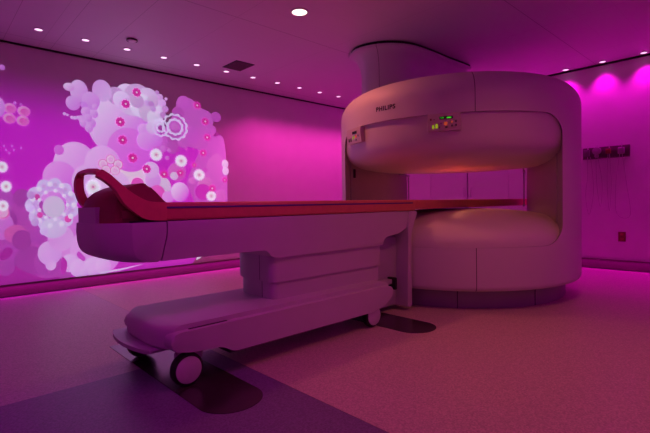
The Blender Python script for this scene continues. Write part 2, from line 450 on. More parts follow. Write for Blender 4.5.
('b',2.201,1.247,0.102,0.101,(222,160,232),(210,130,226)),
('b',2.18,1.373,0.101,0.101,(226,190,236),(220,160,232)),
('b',2.008,1.193,0.079,0.08,(232,70,180),(222,80,190)),
('b',2.248,1.082,0.103,0.102,(234,92,192),(222,60,180)),
('b',2.39,1.031,0.08,0.078,(226,150,230),(218,120,226)),
('b',2.555,1.097,0.122,0.126,(236,206,244),(206,70,214)),
('b',2.521,1.36,0.124,0.119,(206,96,190),(196,70,180)),
('b',2.479,1.306,0.054,0.052,(214,196,224),(206,170,220)),
('b',2.92,1.21,0.106,0.097,(206,110,186),(196,90,180)),
('b',3.164,1.044,0.096,0.085,(206,100,190),(196,80,180)),
('b',2.342,1.662,0.032,0.031,(214,120,214),(200,90,200)),
('b',2.421,1.636,0.024,0.023,(214,120,214),(200,90,200)),
('b',2.392,1.537,0.027,0.026,(214,120,214),(200,90,200)),
('b',2.729,1.247,0.043,0.041,(216,110,200),(200,90,190)),
('b',2.887,1.099,0.12,0.11,(190,14,170),(186,10,168)),
('b',3.241,1.502,0.049,0.057,(228,205,236),(220,180,230)),
('b',3.246,1.402,0.049,0.057,(228,205,236),(220,180,230)),
('g',2.511,1.95,0.178,0.177,(226,214,246),(218,196,242),12,0.84),
('g',2.511,1.95,0.115,0.113,(226,214,246),(218,196,242),10,0.74),
('g',2.317,1.916,0.11,0.113,(222,214,246),(218,200,242),10,0.8),
('g',2.317,1.916,0.06,0.059,(226,214,246),(218,196,242),8,0.62),
('b',2.511,1.95,0.046,0.046,(204,110,200),(196,90,190)),
('b',0.743,1.948,0.053,0.052,(228,140,206),(220,80,190)),
('b',0.745,1.946,0.034,0.031,(214,70,170),(222,90,190)),
('b',0.862,1.933,0.055,0.053,(228,140,206),(220,80,190)),
('b',0.865,1.931,0.035,0.032,(214,70,170),(222,90,190)),
('b',0.735,1.844,0.053,0.052,(228,140,206),(220,80,190)),
('b',0.738,1.842,0.034,0.031,(214,70,170),(222,90,190)),
('b',0.85,1.832,0.055,0.052,(228,140,206),(220,80,190)),
('b',0.853,1.83,0.035,0.031,(214,70,170),(222,90,190)),
('b',0.643,1.949,0.057,0.102,(214,150,226),(200,110,214)),
('b',0.787,2.011,0.012,0.015,(205,116,216),(197,97,211)),
('b',0.838,2.003,0.01,0.013,(182,94,191),(174,79,187)),
('b',0.689,2.357,0.022,0.027,(196,110,206),(188,92,201)),
('e',0.695,1.517,0.006,0.012,(206,110,220),(206,110,220)),
('e',0.747,1.562,0.006,0.012,(206,110,220),(206,110,220)),
('e',0.72,1.488,0.006,0.012,(206,110,220),(206,110,220)),
('e',0.68,1.557,0.006,0.012,(206,110,220),(206,110,220)),
('e',0.763,1.522,0.006,0.012,(206,110,220),(206,110,220)),
('e',0.824,1.547,0.006,0.013,(206,110,220),(206,110,220)),
('b',1.618,1.42,0.054,0.058,(222,70,160),(222,70,160)),
('b',1.618,1.42,0.046,0.049,(240,206,236),(236,190,232)),
('b',1.618,1.42,0.028,0.031,(238,170,222),(232,160,220)),
('b',1.702,1.478,0.055,0.058,(222,70,160),(222,70,160)),
('b',1.702,1.478,0.047,0.05,(240,206,236),(236,190,232)),
('b',1.702,1.478,0.029,0.031,(238,170,222),(232,160,220)),
('b',1.785,1.422,0.056,0.059,(222,70,160),(222,70,160)),
('b',1.785,1.422,0.048,0.05,(240,206,236),(236,190,232)),
('b',1.785,1.422,0.03,0.031,(238,170,222),(232,160,220)),
('b',1.749,1.349,0.055,0.059,(222,70,160),(222,70,160)),
('b',1.749,1.349,0.048,0.05,(240,206,236),(236,190,232)),
('b',1.749,1.349,0.029,0.031,(238,170,222),(232,160,220)),
('b',1.649,1.351,0.054,0.058,(222,70,160),(222,70,160)),
('b',1.649,1.351,0.046,0.05,(240,206,236),(236,190,232)),
('b',1.649,1.351,0.029,0.031,(238,170,222),(232,160,220)),
('b',0.65,0.87,0.054,0.062,(236,190,226),(226,70,160)),
('b',0.65,0.87,0.041,0.045,(226,140,200),(232,170,216)),
('f',2.029,2.321,0.056,0.057,(226,24,160),(250,190,230)),
('f',1.894,2.16,0.054,0.056,(226,24,160),(250,190,230)),
('f',1.824,1.935,0.057,0.06,(226,24,160),(250,190,230)),
('f',1.846,1.721,0.057,0.059,(226,24,160),(250,190,230)),
('f',1.957,1.511,0.06,0.061,(226,24,160),(250,190,230)),
('f',2.124,1.383,0.057,0.058,(226,24,160),(250,190,230)),
('f',2.346,1.324,0.058,0.057,(226,24,160),(250,190,230)),
('f',2.563,1.349,0.053,0.05,(226,24,160),(250,190,230)),
('f',2.831,2.276,0.059,0.054,(226,24,160),(250,190,230)),
('f',2.944,2.072,0.06,0.055,(226,24,160),(250,190,230)),
('f',2.968,1.855,0.061,0.055,(226,24,160),(250,190,230)),
('f',2.902,1.636,0.057,0.052,(226,24,160),(250,190,230)),
('f',2.764,1.464,0.041,0.038,(226,24,160),(250,190,230)),
('f',3.025,1.149,0.062,0.056,(226,24,160),(250,190,230)),
('f',3.226,1.273,0.048,0.043,(226,24,160),(250,190,230)),
('d',2.249,1.569,0.085,0.084,(240,232,246),(236,190,226)),
('d',2.581,1.508,0.089,0.085,(240,232,246),(236,190,226)),
('d',2.834,1.331,0.089,0.082,(240,232,246),(236,190,226)),
('d',3.007,1.044,0.083,0.075,(240,232,246),(236,190,226)),
('d',0.657,1.341,0.05,0.061,(240,232,246),(236,190,226)),
('d',0.684,1.142,0.05,0.062,(240,232,246),(236,190,226)),
('d',0.652,0.942,0.05,0.062,(240,232,246),(236,190,226)),
('d',1.502,1.148,0.085,0.093,(240,232,246),(236,190,226))]

def beam_rgb(c):
    r, g, b, _ = rgb_lin(c); return (r*.93, g*1.12, b*1.12, 1)
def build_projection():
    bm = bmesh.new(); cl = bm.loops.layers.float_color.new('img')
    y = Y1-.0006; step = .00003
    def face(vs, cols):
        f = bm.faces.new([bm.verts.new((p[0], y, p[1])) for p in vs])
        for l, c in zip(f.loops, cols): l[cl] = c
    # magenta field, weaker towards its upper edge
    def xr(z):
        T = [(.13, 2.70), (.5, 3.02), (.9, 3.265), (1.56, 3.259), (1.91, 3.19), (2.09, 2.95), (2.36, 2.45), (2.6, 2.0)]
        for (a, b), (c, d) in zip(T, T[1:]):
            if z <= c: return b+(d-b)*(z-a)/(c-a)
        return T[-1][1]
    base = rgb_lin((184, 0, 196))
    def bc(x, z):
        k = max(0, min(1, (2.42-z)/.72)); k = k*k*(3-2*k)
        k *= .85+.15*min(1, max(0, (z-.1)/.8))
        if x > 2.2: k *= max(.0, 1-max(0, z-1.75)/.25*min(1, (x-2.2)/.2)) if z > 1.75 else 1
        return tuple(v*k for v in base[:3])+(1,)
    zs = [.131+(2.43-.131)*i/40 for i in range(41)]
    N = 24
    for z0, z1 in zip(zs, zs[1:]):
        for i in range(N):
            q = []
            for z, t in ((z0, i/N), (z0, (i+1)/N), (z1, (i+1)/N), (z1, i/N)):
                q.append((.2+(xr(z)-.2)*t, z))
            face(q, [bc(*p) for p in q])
    def disc(cx, cz, rx, rz, c1, c2, n=36, fn=None):
        nonlocal y
        y -= step
        A = beam_rgb(c1); B = beam_rgb(c2)
        ring = []
        for k in range(n):
            a = 2*PI*k/n; m = fn(a) if fn else 1
            ring.append((cx+rx*m*math.cos(a), cz+rz*m*math.sin(a)))
        def col(p):
            t = .5+.5*(((p[0]-cx)/rx)*.75-((p[1]-cz)/rz)*.65); t = max(0, min(1, t))
            return tuple(A[i]*(1-t)+B[i]*t for i in range(3))+(1,)
        for k in range(n):
            q = [(cx, cz), ring[k], ring[(k+1) % n]]; face(q, [col(p) for p in q])
    def annulus(cx, cz, rx, rz, c1, c2, lobes, inner):
        nonlocal y
        y -= step
        A = beam_rgb(c1); B = beam_rgb(c2); n = lobes*12
        for k in range(n):
            q = []
            cs = []
            for kk, w in ((k, 0), (k, 1), (k+1, 1), (k+1, 0)):
                a = 2*PI*kk/n; m = .87+.13*abs(math.sin(a*lobes/2)) if w else inner*(1.04-.06*abs(math.cos(a*lobes/2)))
                q.append((cx+rx*m*math.cos(a), cz+rz*m*math.sin(a))); cs.append(A if w else B)
            face(q, cs)
        for k in range(lobes):      # lace holes
            a = 2*PI*(k+.5)/lobes; m = (.87+inner)/2+.02
            y0 = y
            disc(cx+rx*m*math.cos(a), cz+rz*m*math.sin(a), rx*(1-inner)*.18, rz*(1-inner)*.18, (205, 160, 220), (205, 160, 220), 10); y = y0
        y -= step
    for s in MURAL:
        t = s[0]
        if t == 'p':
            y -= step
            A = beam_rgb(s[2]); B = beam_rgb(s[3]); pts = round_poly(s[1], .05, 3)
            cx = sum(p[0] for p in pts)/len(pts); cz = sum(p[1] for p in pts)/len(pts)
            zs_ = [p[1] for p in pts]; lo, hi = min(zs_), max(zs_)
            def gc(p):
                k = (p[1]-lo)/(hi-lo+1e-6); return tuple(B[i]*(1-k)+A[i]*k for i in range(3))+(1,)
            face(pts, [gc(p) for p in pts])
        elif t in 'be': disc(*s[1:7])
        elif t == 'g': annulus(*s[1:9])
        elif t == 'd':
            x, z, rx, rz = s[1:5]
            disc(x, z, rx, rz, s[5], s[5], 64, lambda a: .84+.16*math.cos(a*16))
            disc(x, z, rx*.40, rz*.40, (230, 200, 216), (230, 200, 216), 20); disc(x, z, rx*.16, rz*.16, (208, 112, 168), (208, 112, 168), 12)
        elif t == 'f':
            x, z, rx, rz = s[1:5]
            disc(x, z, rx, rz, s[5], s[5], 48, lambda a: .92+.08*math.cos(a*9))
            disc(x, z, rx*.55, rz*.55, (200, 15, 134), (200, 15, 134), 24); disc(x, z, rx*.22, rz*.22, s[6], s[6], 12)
    # keep only what falls on the wall above the baseboard
    geom = bm.verts[:]+bm.edges[:]+bm.faces[:]
    bmesh.ops.bisect_plane(bm, geom=geom, plane_co=(0, 0, .1305), plane_no=(0, 0, -1), clear_outer=True)
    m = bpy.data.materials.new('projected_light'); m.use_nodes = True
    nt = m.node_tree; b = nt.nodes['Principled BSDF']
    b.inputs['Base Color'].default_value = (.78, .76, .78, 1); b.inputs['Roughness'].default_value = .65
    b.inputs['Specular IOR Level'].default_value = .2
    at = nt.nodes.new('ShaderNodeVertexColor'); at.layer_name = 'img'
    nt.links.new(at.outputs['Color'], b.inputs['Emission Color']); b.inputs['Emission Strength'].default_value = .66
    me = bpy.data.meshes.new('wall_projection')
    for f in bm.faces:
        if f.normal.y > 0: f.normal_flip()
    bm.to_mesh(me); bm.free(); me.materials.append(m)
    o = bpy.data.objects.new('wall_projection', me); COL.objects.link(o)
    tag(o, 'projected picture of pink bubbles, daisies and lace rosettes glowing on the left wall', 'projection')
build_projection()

# ------------------------------------------------------------------ open MRI scanner
CX, CY, R = 4.193, 2.437, 1.186
def cyl(th, z, r=R):
    a = math.radians(th); return Vector((CX+r*math.cos(a), CY+r*math.sin(a), z))
scanner = thing('mri_scanner', 'large round open scanner with two stacked pole discs at the right end of the room', 'scanner', (CX, CY, 0))

def build_shell():
    bm = bmesh.new()
    prof = [(0, .165), (R-.05, .165)]
    prof += [(R-.05+.05*math.sin(PI/2*k/6), .215-.05*math.cos(PI/2*k/6)) for k in range(1, 7)]
    rr = .22; zt = 1.768
    prof += [(R, zt)] + [(R-rr+rr*math.cos(PI/2*k/12), zt+rr*math.sin(PI/2*k/12)) for k in range(1, 13)] + [(0, zt+rr)]
    add_lathe(bm, prof, 192, (CX, CY))
    o = link('shell', bm, M_shell, None)
    # the opening between the posts
    F1, B1 = cyl(258.2, 0).xy, cyl(344.5, 0).xy; F2, B2 = cyl(148, 0).xy, cyl(60, 0).xy
    d1 = (F1-B1).normalized(); d2 = (F2-B2).normalized()
    q = [F1+d1*1.0, B1-d1*1.0, B2-d2*1.0, F2+d2*1.0]
    c = bmesh.new()
    z0, z1 = .525, 1.62
    lo = [c.verts.new((p.x, p.y, z0)) for p in q]; hi = [c.verts.new((p.x, p.y, z1)) for p in q]
    c.faces.new(lo[::-1]); c.faces.new(hi)
    for i in range(4): c.faces.new((lo[i], lo[(i+1) % 4], hi[(i+1) % 4], hi[i]))
    c.edges.ensure_lookup_table()
    es = [e for e in c.edges if {e.verts[0], e.verts[1]} in ({lo[0], lo[1]}, {lo[2], lo[3]}, {hi[0], hi[1]}, {hi[2], hi[3]})]
    bmesh.ops.bevel(c, geom=es, offset=.17, segments=10, profile=.5, affect='EDGES')
    co = link('opening', c, M_post, None, smooth=False)
    mod = o.modifiers.new('cut', 'BOOLEAN'); mod.operation = 'DIFFERENCE'; mod.object = co; mod.solver = 'EXACT'
    bpy.context.view_layer.update()
    dg = bpy.context.evaluated_depsgraph_get()
    me = bpy.data.meshes.new_from_object(o.evaluated_get(dg))
    o.modifiers.clear(); o.data = me
    bpy.data.objects.remove(co)
    me.transform(Matrix.Translation((-CX, -CY, 0)))
    # one material for the outside, one for the lining of the opening
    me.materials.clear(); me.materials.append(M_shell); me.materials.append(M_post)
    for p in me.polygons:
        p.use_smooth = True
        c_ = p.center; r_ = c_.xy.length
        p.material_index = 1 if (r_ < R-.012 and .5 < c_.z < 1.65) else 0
    me.set_sharp_from_angle(angle=math.radians(35))
    me.name = 'shell'; o.parent = scanner; o['label'] = 'pale curved outer cover'
    return (F1, B1, F2, B2)
F1, B1, F2, B2 = build_shell()

# domed poles, above and below the gap
def dome(name, rim, z_rim, z_tip, p, label, flat=.0):
    prof = []
    n = 48
    for k in range(n+1):
        t = k/n; a = PI/2*t
        r = rim*math.cos(a)**(2/p); z = z_rim+(z_tip-z_rim)*math.sin(a)**(2/p)
        prof.append((max(r, 0) if k < n else 0, z))
    o = link(name, add_lathe(bmesh.new(), [(0, z_rim)]+prof, 160, (CX, CY)), M_dome, scanner, ang=60)
    o['label'] = label
dome('upper_pole', R-.02, 1.63, 1.250, 6.0, 'rounded upper pole disc')
dome('lower_pole', R-.018, .520, .832, 2.6, 'rounded lower pole disc')
# recessed plinth with joints
pl = link('plinth', add_lathe(bmesh.new(), [(0, 0), (1.075, 0), (1.08, .01), (1.08, .20), (0, .20)], 128, (4.225, 2.475)), M_plinth, scanner)
for th in (212.5, 249.5):
    a = math.radians(th)
    bm = box(1.079, 1.083, -.003, .003, .0, .185)
    bmesh.ops.transform(bm, matrix=Matrix.Translation((4.225, 2.475, 0)) @ Matrix.Rotation(a, 4, 'Z'), verts=bm.verts)
    link('plinth_joint', bm, M_seam, pl)
# inner lining panels of the posts
def post_panel(F, B, s0, s1, z0, z1, sign, m):
    d = (B-F).normalized(); n = Vector((-d.y, d.x))*sign; L = (B-F).length
    a = F+d*(L*s0); b = F+d*(L*s1)
    bm = bmesh.new()
    pts = [a, b, b+n*.012, a+n*.012]
    add_prism(bm, [tuple(p) for p in pts], z0, z1, bev=.004, seg=2, axis='z')
    return link('post_panel', bm, m, scanner)
pp = post_panel(F2, B2, .06, .60, .70, 1.46, 1 if Vector((-(B2-F2).y, (B2-F2).x)).dot(Vector((CX, CY))-F2) > 0 else -1, M_post)
d_ = (B2-F2).normalized(); hp = F2+d_*((B2-F2).length*.10)
link('latch', box(hp.x-.012, hp.x+.012, hp.y-.03, hp.y-.01, 1.17, 1.26, bev=.004), M_dark, pp)
post_panel(F1, B1, .10, .90, .70, 1.46, 1 if Vector((-(B1-F1).y, (B1-F1).x)).dot(Vector((CX, CY))-F1) > 0 else -1, M_post)
# slim tube brackets at the back of the bore
def bracket(B, other):
    i = (Vector((CX, CY))-B).normalized(); f = (other-B).normalized()
    p = B+i*.05; q = p+f*.42+i*.12
    bm = bmesh.new()
    add_tube(bm, smooth_path([(q.x, q.y, 1.245), ((p.x+q.x)/2, (p.y+q.y)/2, 1.25), (p.x, p.y, 1.25)], 4), .008)
    add_tube(bm, smooth_path([(p.x, p.y, 1.25), (p.x, p.y, 1.05), (p.x, p.y, .845)], 4), .007)
    add_tube(bm, smooth_path([(p.x, p.y, .845), ((p.x+q.x)/2, (p.y+q.y)/2, .85), (q.x, q.y, .842)], 4), .008)
    o = link('bore_bracket', bm, M_plinth, scanner)
    for z in (.845, 1.25):
        b = bmesh.new(); bmesh.ops.create_icosphere(b, subdivisions=2, radius=.017)
        bmesh.ops.translate(b, vec=(p.x, p.y, z), verts=b.verts); link('bracket_joint', b, M_couch, o)
bracket(B1, F1); bracket(B2, F2)
# table board that bridges the gap
brd = link('bore_board', add_box(bmesh.new(), 3.125, 5.55, 2.19, 2.69, .843, .924, bev=.012), M_pad, scanner); brd['label'] = 'coral red board through the gap'
# control panels under the rim of the upper band
def control_panel(th, zc, w, h, buttons):
    a = math.radians(th)
    T = Matrix.Translation(cyl(th, zc, R-.004)) @ Matrix.Rotation(a, 4, 'Z')
    # local x = outwards, y = along the rim (viewer's right), z = up
    def put(name, bm, m, parent):
        bmesh.ops.transform(bm, matrix=T, verts=bm.verts); return link(name, bm, m, parent)
    p = put('control_panel', add_prism(bmesh.new(), [(-.09, h/2), (.022, h/2), (.026, h*.2), (.012, -h/2), (-.09, -h/2)], -w/2, w/2, bev=.006, seg=2), M_panel, scanner)
    def face_x(z): return .012+(.014)*(z+h/2)/(h*.7) if z < h*.2 else .026-.004*(z-h*.2)/(h*.3)
    def el(name, y0, y1, z0, z1, m):
        x = face_x((z0+z1)/2*h); return put(name, box(x-.006, x+.003, y0*w, y1*w, z0*h, z1*h, bev=.001, seg=1), m, p)
    for b in buttons: el(*b)
    return p
control_panel(207.1, 1.547, .262, .136, [
    ('display', -.14, .27, .17, .32, M_black), ('digit_readout', -.12, .0, .20, .29, M_green), ('digit_readout', .08, .22, .19, .28, M_green),
    ('button', -.42, -.37, .12, .24, M_redp), ('button', -.31, -.28, .14, .20, M_greyb),
    ('button', -.36, -.30, -.36, -.14, M_lime), ('button', -.26, -.19, -.34, -.08, M_lime), ('button', -.16, -.13, -.36, -.24, M_greyb),
    ('button', -.11, -.07, -.12, -.04, M_greyb), ('button', .0, .10, -.20, .0, M_amber), ('button', .03, .10, -.36, -.26, M_greyb),
    ('button', .21, .26, -.08, .04, M_amber), ('button', .21, .26, -.30, -.18, M_greyb), ('button', .33, .38, -.06, .06, M_greyb), ('button', .33, .38, -.28, -.16, M_greyb)])
control_panel(161.5, 1.545, .27, .14, [
    ('display', -.05, .26, .10, .28, M_black), ('button', -.38, -.31, -.34, -.10, M_dark), ('button', -.24, -.17, -.34, -.10, M_dark),
    ('button', -.06, .04, -.22, -.02, M_lime), ('button', .12, .22, -.16, .02, M_amber), ('button', .30, .36, -.12, .0, M_greyb), ('button', .12, .2, -.36, -.26, M_greyb)])
# maker's lettering on the band
def lettering():
    cu = bpy.data.curves.new('lettering', 'FONT'); cu.body = 'PHILIPS'; cu.size = 1; cu.offset = .034; cu.extrude = .0; cu.space_character = 1.12
    t = bpy.data.objects.new('lettering', cu); COL.objects.link(t); bpy.context.view_layer.update()
    me = bpy.data.meshes.new_from_object(t.evaluated_get(bpy.context.evaluated_depsgraph_get()))
    bpy.data.objects.remove(t)
    bm = bmesh.new(); bm.from_mesh(me)
    bmesh.ops.subdivide_edges(bm, edges=[e for e in bm.edges if e.calc_length() > .2], cuts=3)
    bmesh.ops.triangulate(bm, faces=bm.faces[:])
    xs = [v.co.x for v in bm.verts]; ys = [v.co.y for v in bm.verts]
    x0, x1, y0, y1 = min(xs), max(xs), min(ys), max(ys)
    for v in bm.verts:
        u = (v.co.x-x0)/(x1-x0); w = (v.co.y-y0)/(y1-y0)
        v.co = cyl(177.0+10.0*u, 1.711+.041*w, R+.0015)
    o = link('lettering', bm, M_letter, scanner, smooth=False); o['label'] = 'dark maker name on the upper band'
lettering()

# ------------------------------------------------------------------ service column from the scanner to the ceiling
def offset_poly(P, d):
    n = len(P); out = []
    for i in range(n):
        a, b = Vector(P[i-1]), Vector(P[(i+1) % n]); t = (b-a).normalized()
        out.append((P[i][0]-t.y*d, P[i][1]+t.x*d))
    return out
def service_column():
    key = [(3.66, 3.42), (3.575, 3.25), (3.60, 3.06), (3.71, 2.89), (3.93, 2.765), (4.25, 2.735), (4.68, 2.735), (5.06, 2.725), (5.20, 2.76), (5.25, 3.0), (5.22, 3.35), (5.0, 3.52), (4.6, 3.58), (4.1, 3.58), (3.80, 3.53)]
    P = [p.xy for p in smooth_path([(x, y, 0) for x, y in key+[key[0]]], 6)][:-1]
    P = [tuple(p) for p in P]
    sgn = 1
    def ins(d): return offset_poly(P, d)
    t = thing('service_column', 'flared grey service column rising from the scanner top to the ceiling', 'column', (4.35, 3.15, 1.9))
    levels = []
    depth = .135
    levels.append((depth, 1.990)); levels.append((depth, 2.36))
    for k in range(1, 9):
        a = PI/2*k/8; levels.append((depth*(1-(1-math.cos(a))), 2.36+.215*math.sin(a)))
    levels += [(0, 2.600), (.012, 2.604)]
    bm = bmesh.new(); rings = []
    for d, z in levels: rings.append([bm.verts.new((p[0], p[1], z)) for p in ins(d)])
    n = len(P)
    for a, b in zip(rings, rings[1:]):
        for i in range(n): bm.faces.new((a[i], a[(i+1) % n], b[(i+1) % n], b[i]))
    bm.faces.new(rings[0]); bm.faces.new(rings[-1][::-1])
    link('column_cover', bm, M_duct, t)
    bm = prism(ins(.014), 2.604, 2.63, axis='z'); link('shadow_ring', bm, M_gap, t)
    # moulded joint line
    i = 14
    Q = [ins(d+.0)[i]+(z,) for d, z in levels[:-1]]
    link('joint_line', add_tube(bmesh.new(), Q, .0022, 6), M_seam, t)
service_column()

# ------------------------------------------------------------------ patient couch
YC = 2.44
couch = thing('patient_couch', 'long wheeled patient couch with coral pad docked to the scanner', 'couch', (1.75, YC, 0))
# cover of the wheeled base
bm = bmesh.new()
add_prism(bm, round_poly([(.842, .190), (.844, .262), (.862, .294), (.91, .308), (2.56, .308), (2.61, .28), (2.61, .190)], .02, 4), 2.065, 2.665, bev=.032, seg=4)
slice_y(bm, 2.065, 2.665, 16)
for v in bm.verts:      # rounded end in plan
    if v.co.x < 1.0:
        k = (1.0-v.co.x)/.16; v.co.x += .06*k*abs((v.co.y-2.365)/.30)**4
link('base_cover', bm, M_couch, couch)
sk = round_poly([(.872, .20), (.97, .174), (1.15, .162), (1.22, .12), (2.38, .118), (2.50, .145), (2.585, .195), (2.615, .255), (2.56, .283), (.91, .283), (.875, .262)], .03, 4)
for y0, y1 in ((2.02, 2.16), (2.54, 2.67)):
    link('base_skirt', prism(sk, y0, y1, bev=.022, seg=3), M_couch, couch)
link('base_slot', box(.98, 1.20, 2.050, 2.062, .276, .286, bev=.002, seg=1), M_seam, couch)
link('socket', box(.846, .856, 2.44, 2.465, .205, .232, bev=.003, seg=2), M_black, couch)
link('chassis', box(1.25, 2.45, 2.12, 2.60, .075, .16, bev=.01), M_dark, couch)
# castors
def caster(x, y, s):
    bm = bmesh.new(); add_cyl(bm, (x, y-.024, .084), (x, y+.024, .084), .0835, 40, bev=.012)
    w = link('castor_wheel', bm, M_black, couch)
    bm = bmesh.new(); add_cyl(bm, (x, y+s*.018, .084), (x, y+s*.030, .084), .068, 40, bev=.004)
    link('hub_cap', bm, M_hub, w)
    bm = bmesh.new()
    add_prism(bm, round_poly([(x-.045, .10), (x+.03, .08), (x+.09, .10), (x+.10, .165), (x-.05, .175)], .02, 4), y-s*.026-.012, y-s*.026+.012, bev=.004, seg=2)
    link('castor_fork', bm, M_couch2, couch)
for x in (.968, 2.397):
    caster(x, 2.062, -1); caster(x, 2.665, 1)
# foot bar at the head end
def arc_plate(x_mid, x_end, dx, y0, y1, z0, z1):
    n = 14; a = []; b = []
    for k in range(n+1):
        t = k/n; y = y0+(y1-y0)*t; e = (2*t-1)**2
        a.append((x_mid+(x_end-x_mid)*e, y)); b.append((x_mid+(x_end-x_mid)*e+dx, y))
    return a+b[::-1]
link('foot_lip', prism(arc_plate(.770, .815, .12, 2.15, 2.69, 0, 0), .170, .190, bev=.006, seg=2, axis='z'), M_couch2, couch)
# telescopic pedestal in three tiers
def tier(name, x0, x1, y0, y1, z0, z1, m):
    return link(name, prism(round_poly([(x0, y0), (x1, y0), (x1, y1), (x0, y1)], [.05, .05, .2, .28], 8), z0, z1, bev=.004, seg=2, axis='z'), m, couch)
tier('pedestal_tier', 1.605, 2.650, 2.182, 2.675, .295, .416, M_couch)
tier('pedestal_tier', 1.588, 2.660, 2.168, 2.69, .418, .60, M_couch)
link('pedestal_seam', box(1.604, 1.6065, 2.30, 2.303, .305, .415), M_seam, couch)
link('pedestal_seam', box(1.587, 1.590, 2.30, 2.303, .42, .60), M_seam, couch)
# couch top body
body = round_poly([(.93, .828), (3.095, .830), (3.085, .795), (3.01, .728), (2.945, .688), (2.85, .652), (2.69, .635), (2.662, .615), (2.645, .574), (1.615, .574), (1.572, .588), (1.555, .612), (1.53, .628), (1.32, .630), (.895, .628), (.908, .68), (.93, .76)],
                  [.002, .01, .02, .03, .03, .03, .025, .02, .012, .02, .015, .015, .02, .02, .002, .03, .03], 4)
link('couch_body', prism(body, 2.150, 2.730, bev=.02, seg=3), M_couch, couch)
def nose_end(y): return .085+.14*abs((y-YC)/.29)**5
nose = round_poly([(.923, .826), (.532, .826), (.527, .78), (.532, .715), (.552, .675), (.60, .648), (.68, .630), (.888, .624), (.901, .68), (.923, .76)],
                  [.002, .004, .02, .03, .03, .02, .03, .04, .002, .03, .03], 4)
bm = slice_y(prism(nose, 2.150, 2.730, bev=.028, seg=4), 2.15, 2.73, 20)
for v in bm.verts:
    t_ = max(0, min(1, (.875-v.co.x)/.345)); v.co.x += t_*nose_end(v.co.y)
nz = link('end_cap', bm, M_couch, couch)
ys = [2.29+.38*k/16 for k in range(17)]
tab = [(.541+nose_end(y), y) for y in ys]+[(.590+nose_end(y), y) for y in ys[::-1]]
link('end_tab', prism(tab, .815, .905, bev=.006, seg=2, axis='z'), M_couch, couch)
link('gap_strip', box(.76, .93, 2.158, 2.722, .8255, .834), M_black, couch)
# coral pad, with its violet piping
link('mattress', box(.90, 3.105, 2.158, 2.722, .832, .925, bev=.014, seg=3), M_pad, couch)['label'] = 'coral red pad'
for y0, y1 in ((2.1545, 2.160), (2.720, 2.7255)):
    link('piping', box(.925, 3.06, y0, y1, .893, .903, bev=.001, seg=1), M_violet, couch)
# hump under the hoop at the head end
hump = round_poly([(.545, .755), (.552, .895), (.583, .95), (.64, .985), (.72, 1.010), (.80, 1.024), (.855, 1.015), (.895, .98), (.935, .935), (.975, .905), (.975, .755)], .02, 3)
bm = slice_y(prism(hump, 2.205, 2.675, bev=.06, seg=5), 2.205, 2.675, 16)
for v in bm.verts:
    t_ = max(0, min(1, (.86-v.co.x)/.315)); v.co.x += t_*(.085+.06*abs((v.co.y-YC)/.235)**3)
link('head_rest', bm, M_hood, couch)['label'] = 'rounded coral head rest, darkened as if in shade'
# hoop handle
def hoop():
    bm = bmesh.new()
    up = [(.63, 1.080), (.669, 1.053), (.723, 1.003), (.780, .960), (.842, .931), (.93, .9255)]
    lo = [(.608, 1.046), (.646, 1.022), (.683, .987), (.721, .924), (.767, .879), (.827, .841), (.93, .832)]
    near = [p.xz for p in smooth_path([(x, 0, z) for x, z in up], 5)]
    near2 = [p.xz for p in smooth_path([(x, 0, z) for x, z in lo], 5)]
    add_prism(bm, [tuple(p) for p in near]+[tuple(p) for p in near2[::-1]], 2.152, 2.20, bev=.008, seg=2)
    # far arm stands steeper
    upf = [(.690, 1.085), (.686, 1.045), (.692, .985), (.725, .935), (.80, .926), (.93, .9255)]
    lof = [(.655, 1.080), (.646, 1.04), (.650, .985), (.675, .92), (.74, .86), (.83, .836), (.93, .832)]
    a = [p.xz for p in smooth_path([(x, 0, z) for x, z in upf], 5)]; b = [p.xz for p in smooth_path([(x, 0, z) for x, z in lof], 5)]
    add_prism(bm, [tuple(p) for p in a]+[tuple(p) for p in b[::-1]], 2.68, 2.728, bev=.008, seg=2)
    # cross bar along the top, bending down into both arms
    st = [(2.155, .624, 1.056), (2.17, .624, 1.064), (2.22, .628, 1.074), (2.44, .645, 1.090), (2.64, .668, 1.096), (2.70, .673, 1.090), (2.725, .673, 1.078)]
    rings = []
    for y, x, z in st:
        w = .022; h = .014
        rings.append([bm.verts.new((x+dx, y, z+dz)) for dx, dz in ((-w, -h*.6), (-w*.8, h*.3), (0, h), (w*.9, h*.3), (w, -h*.4), (0, -h*1.2))])
    for a, b in zip(rings, rings[1:]):
        for k in range(6): bm.faces.new((a[k], a[(k+1) % 6], b[(k+1) % 6], b[k]))
    bm.faces.new(rings[0]); bm.faces.new(rings[-1][::-1])
    link('hoop_handle', bm, M_pad, couch)['label'] = 'coral red hoop handle over the head end'
hoop()
link('side_clip', box(.722, .775, 2.188, 2.225, .846, .888, bev=.006, seg=2), M_hood, couch)
# docking end
link('docking_spine', box(2.64, 2.96, 2.25, 2.63, .035, .63, bev=.02), M_couch2, couch)
fl = round_poly([(2.93, .035), (2.994, .035), (2.994, .54), (3.005, .66), (3.05, .76), (3.09, .828), (3.0, .828), (2.955, .70)], .02, 4)
link('docking_flange', prism(fl, 2.13, 2.75, bev=.008, seg=2), M_couch, couch)
lt = link('latch_lever', box(2.82, 2.85, 2.17, 2.255, .19, .29, bev=.008, seg=2), M_black, couch)
link('latch_bracket', box(2.60, 2.84, 2.20, 2.26, .235, .275, bev=.008, seg=2), M_couch2, couch)

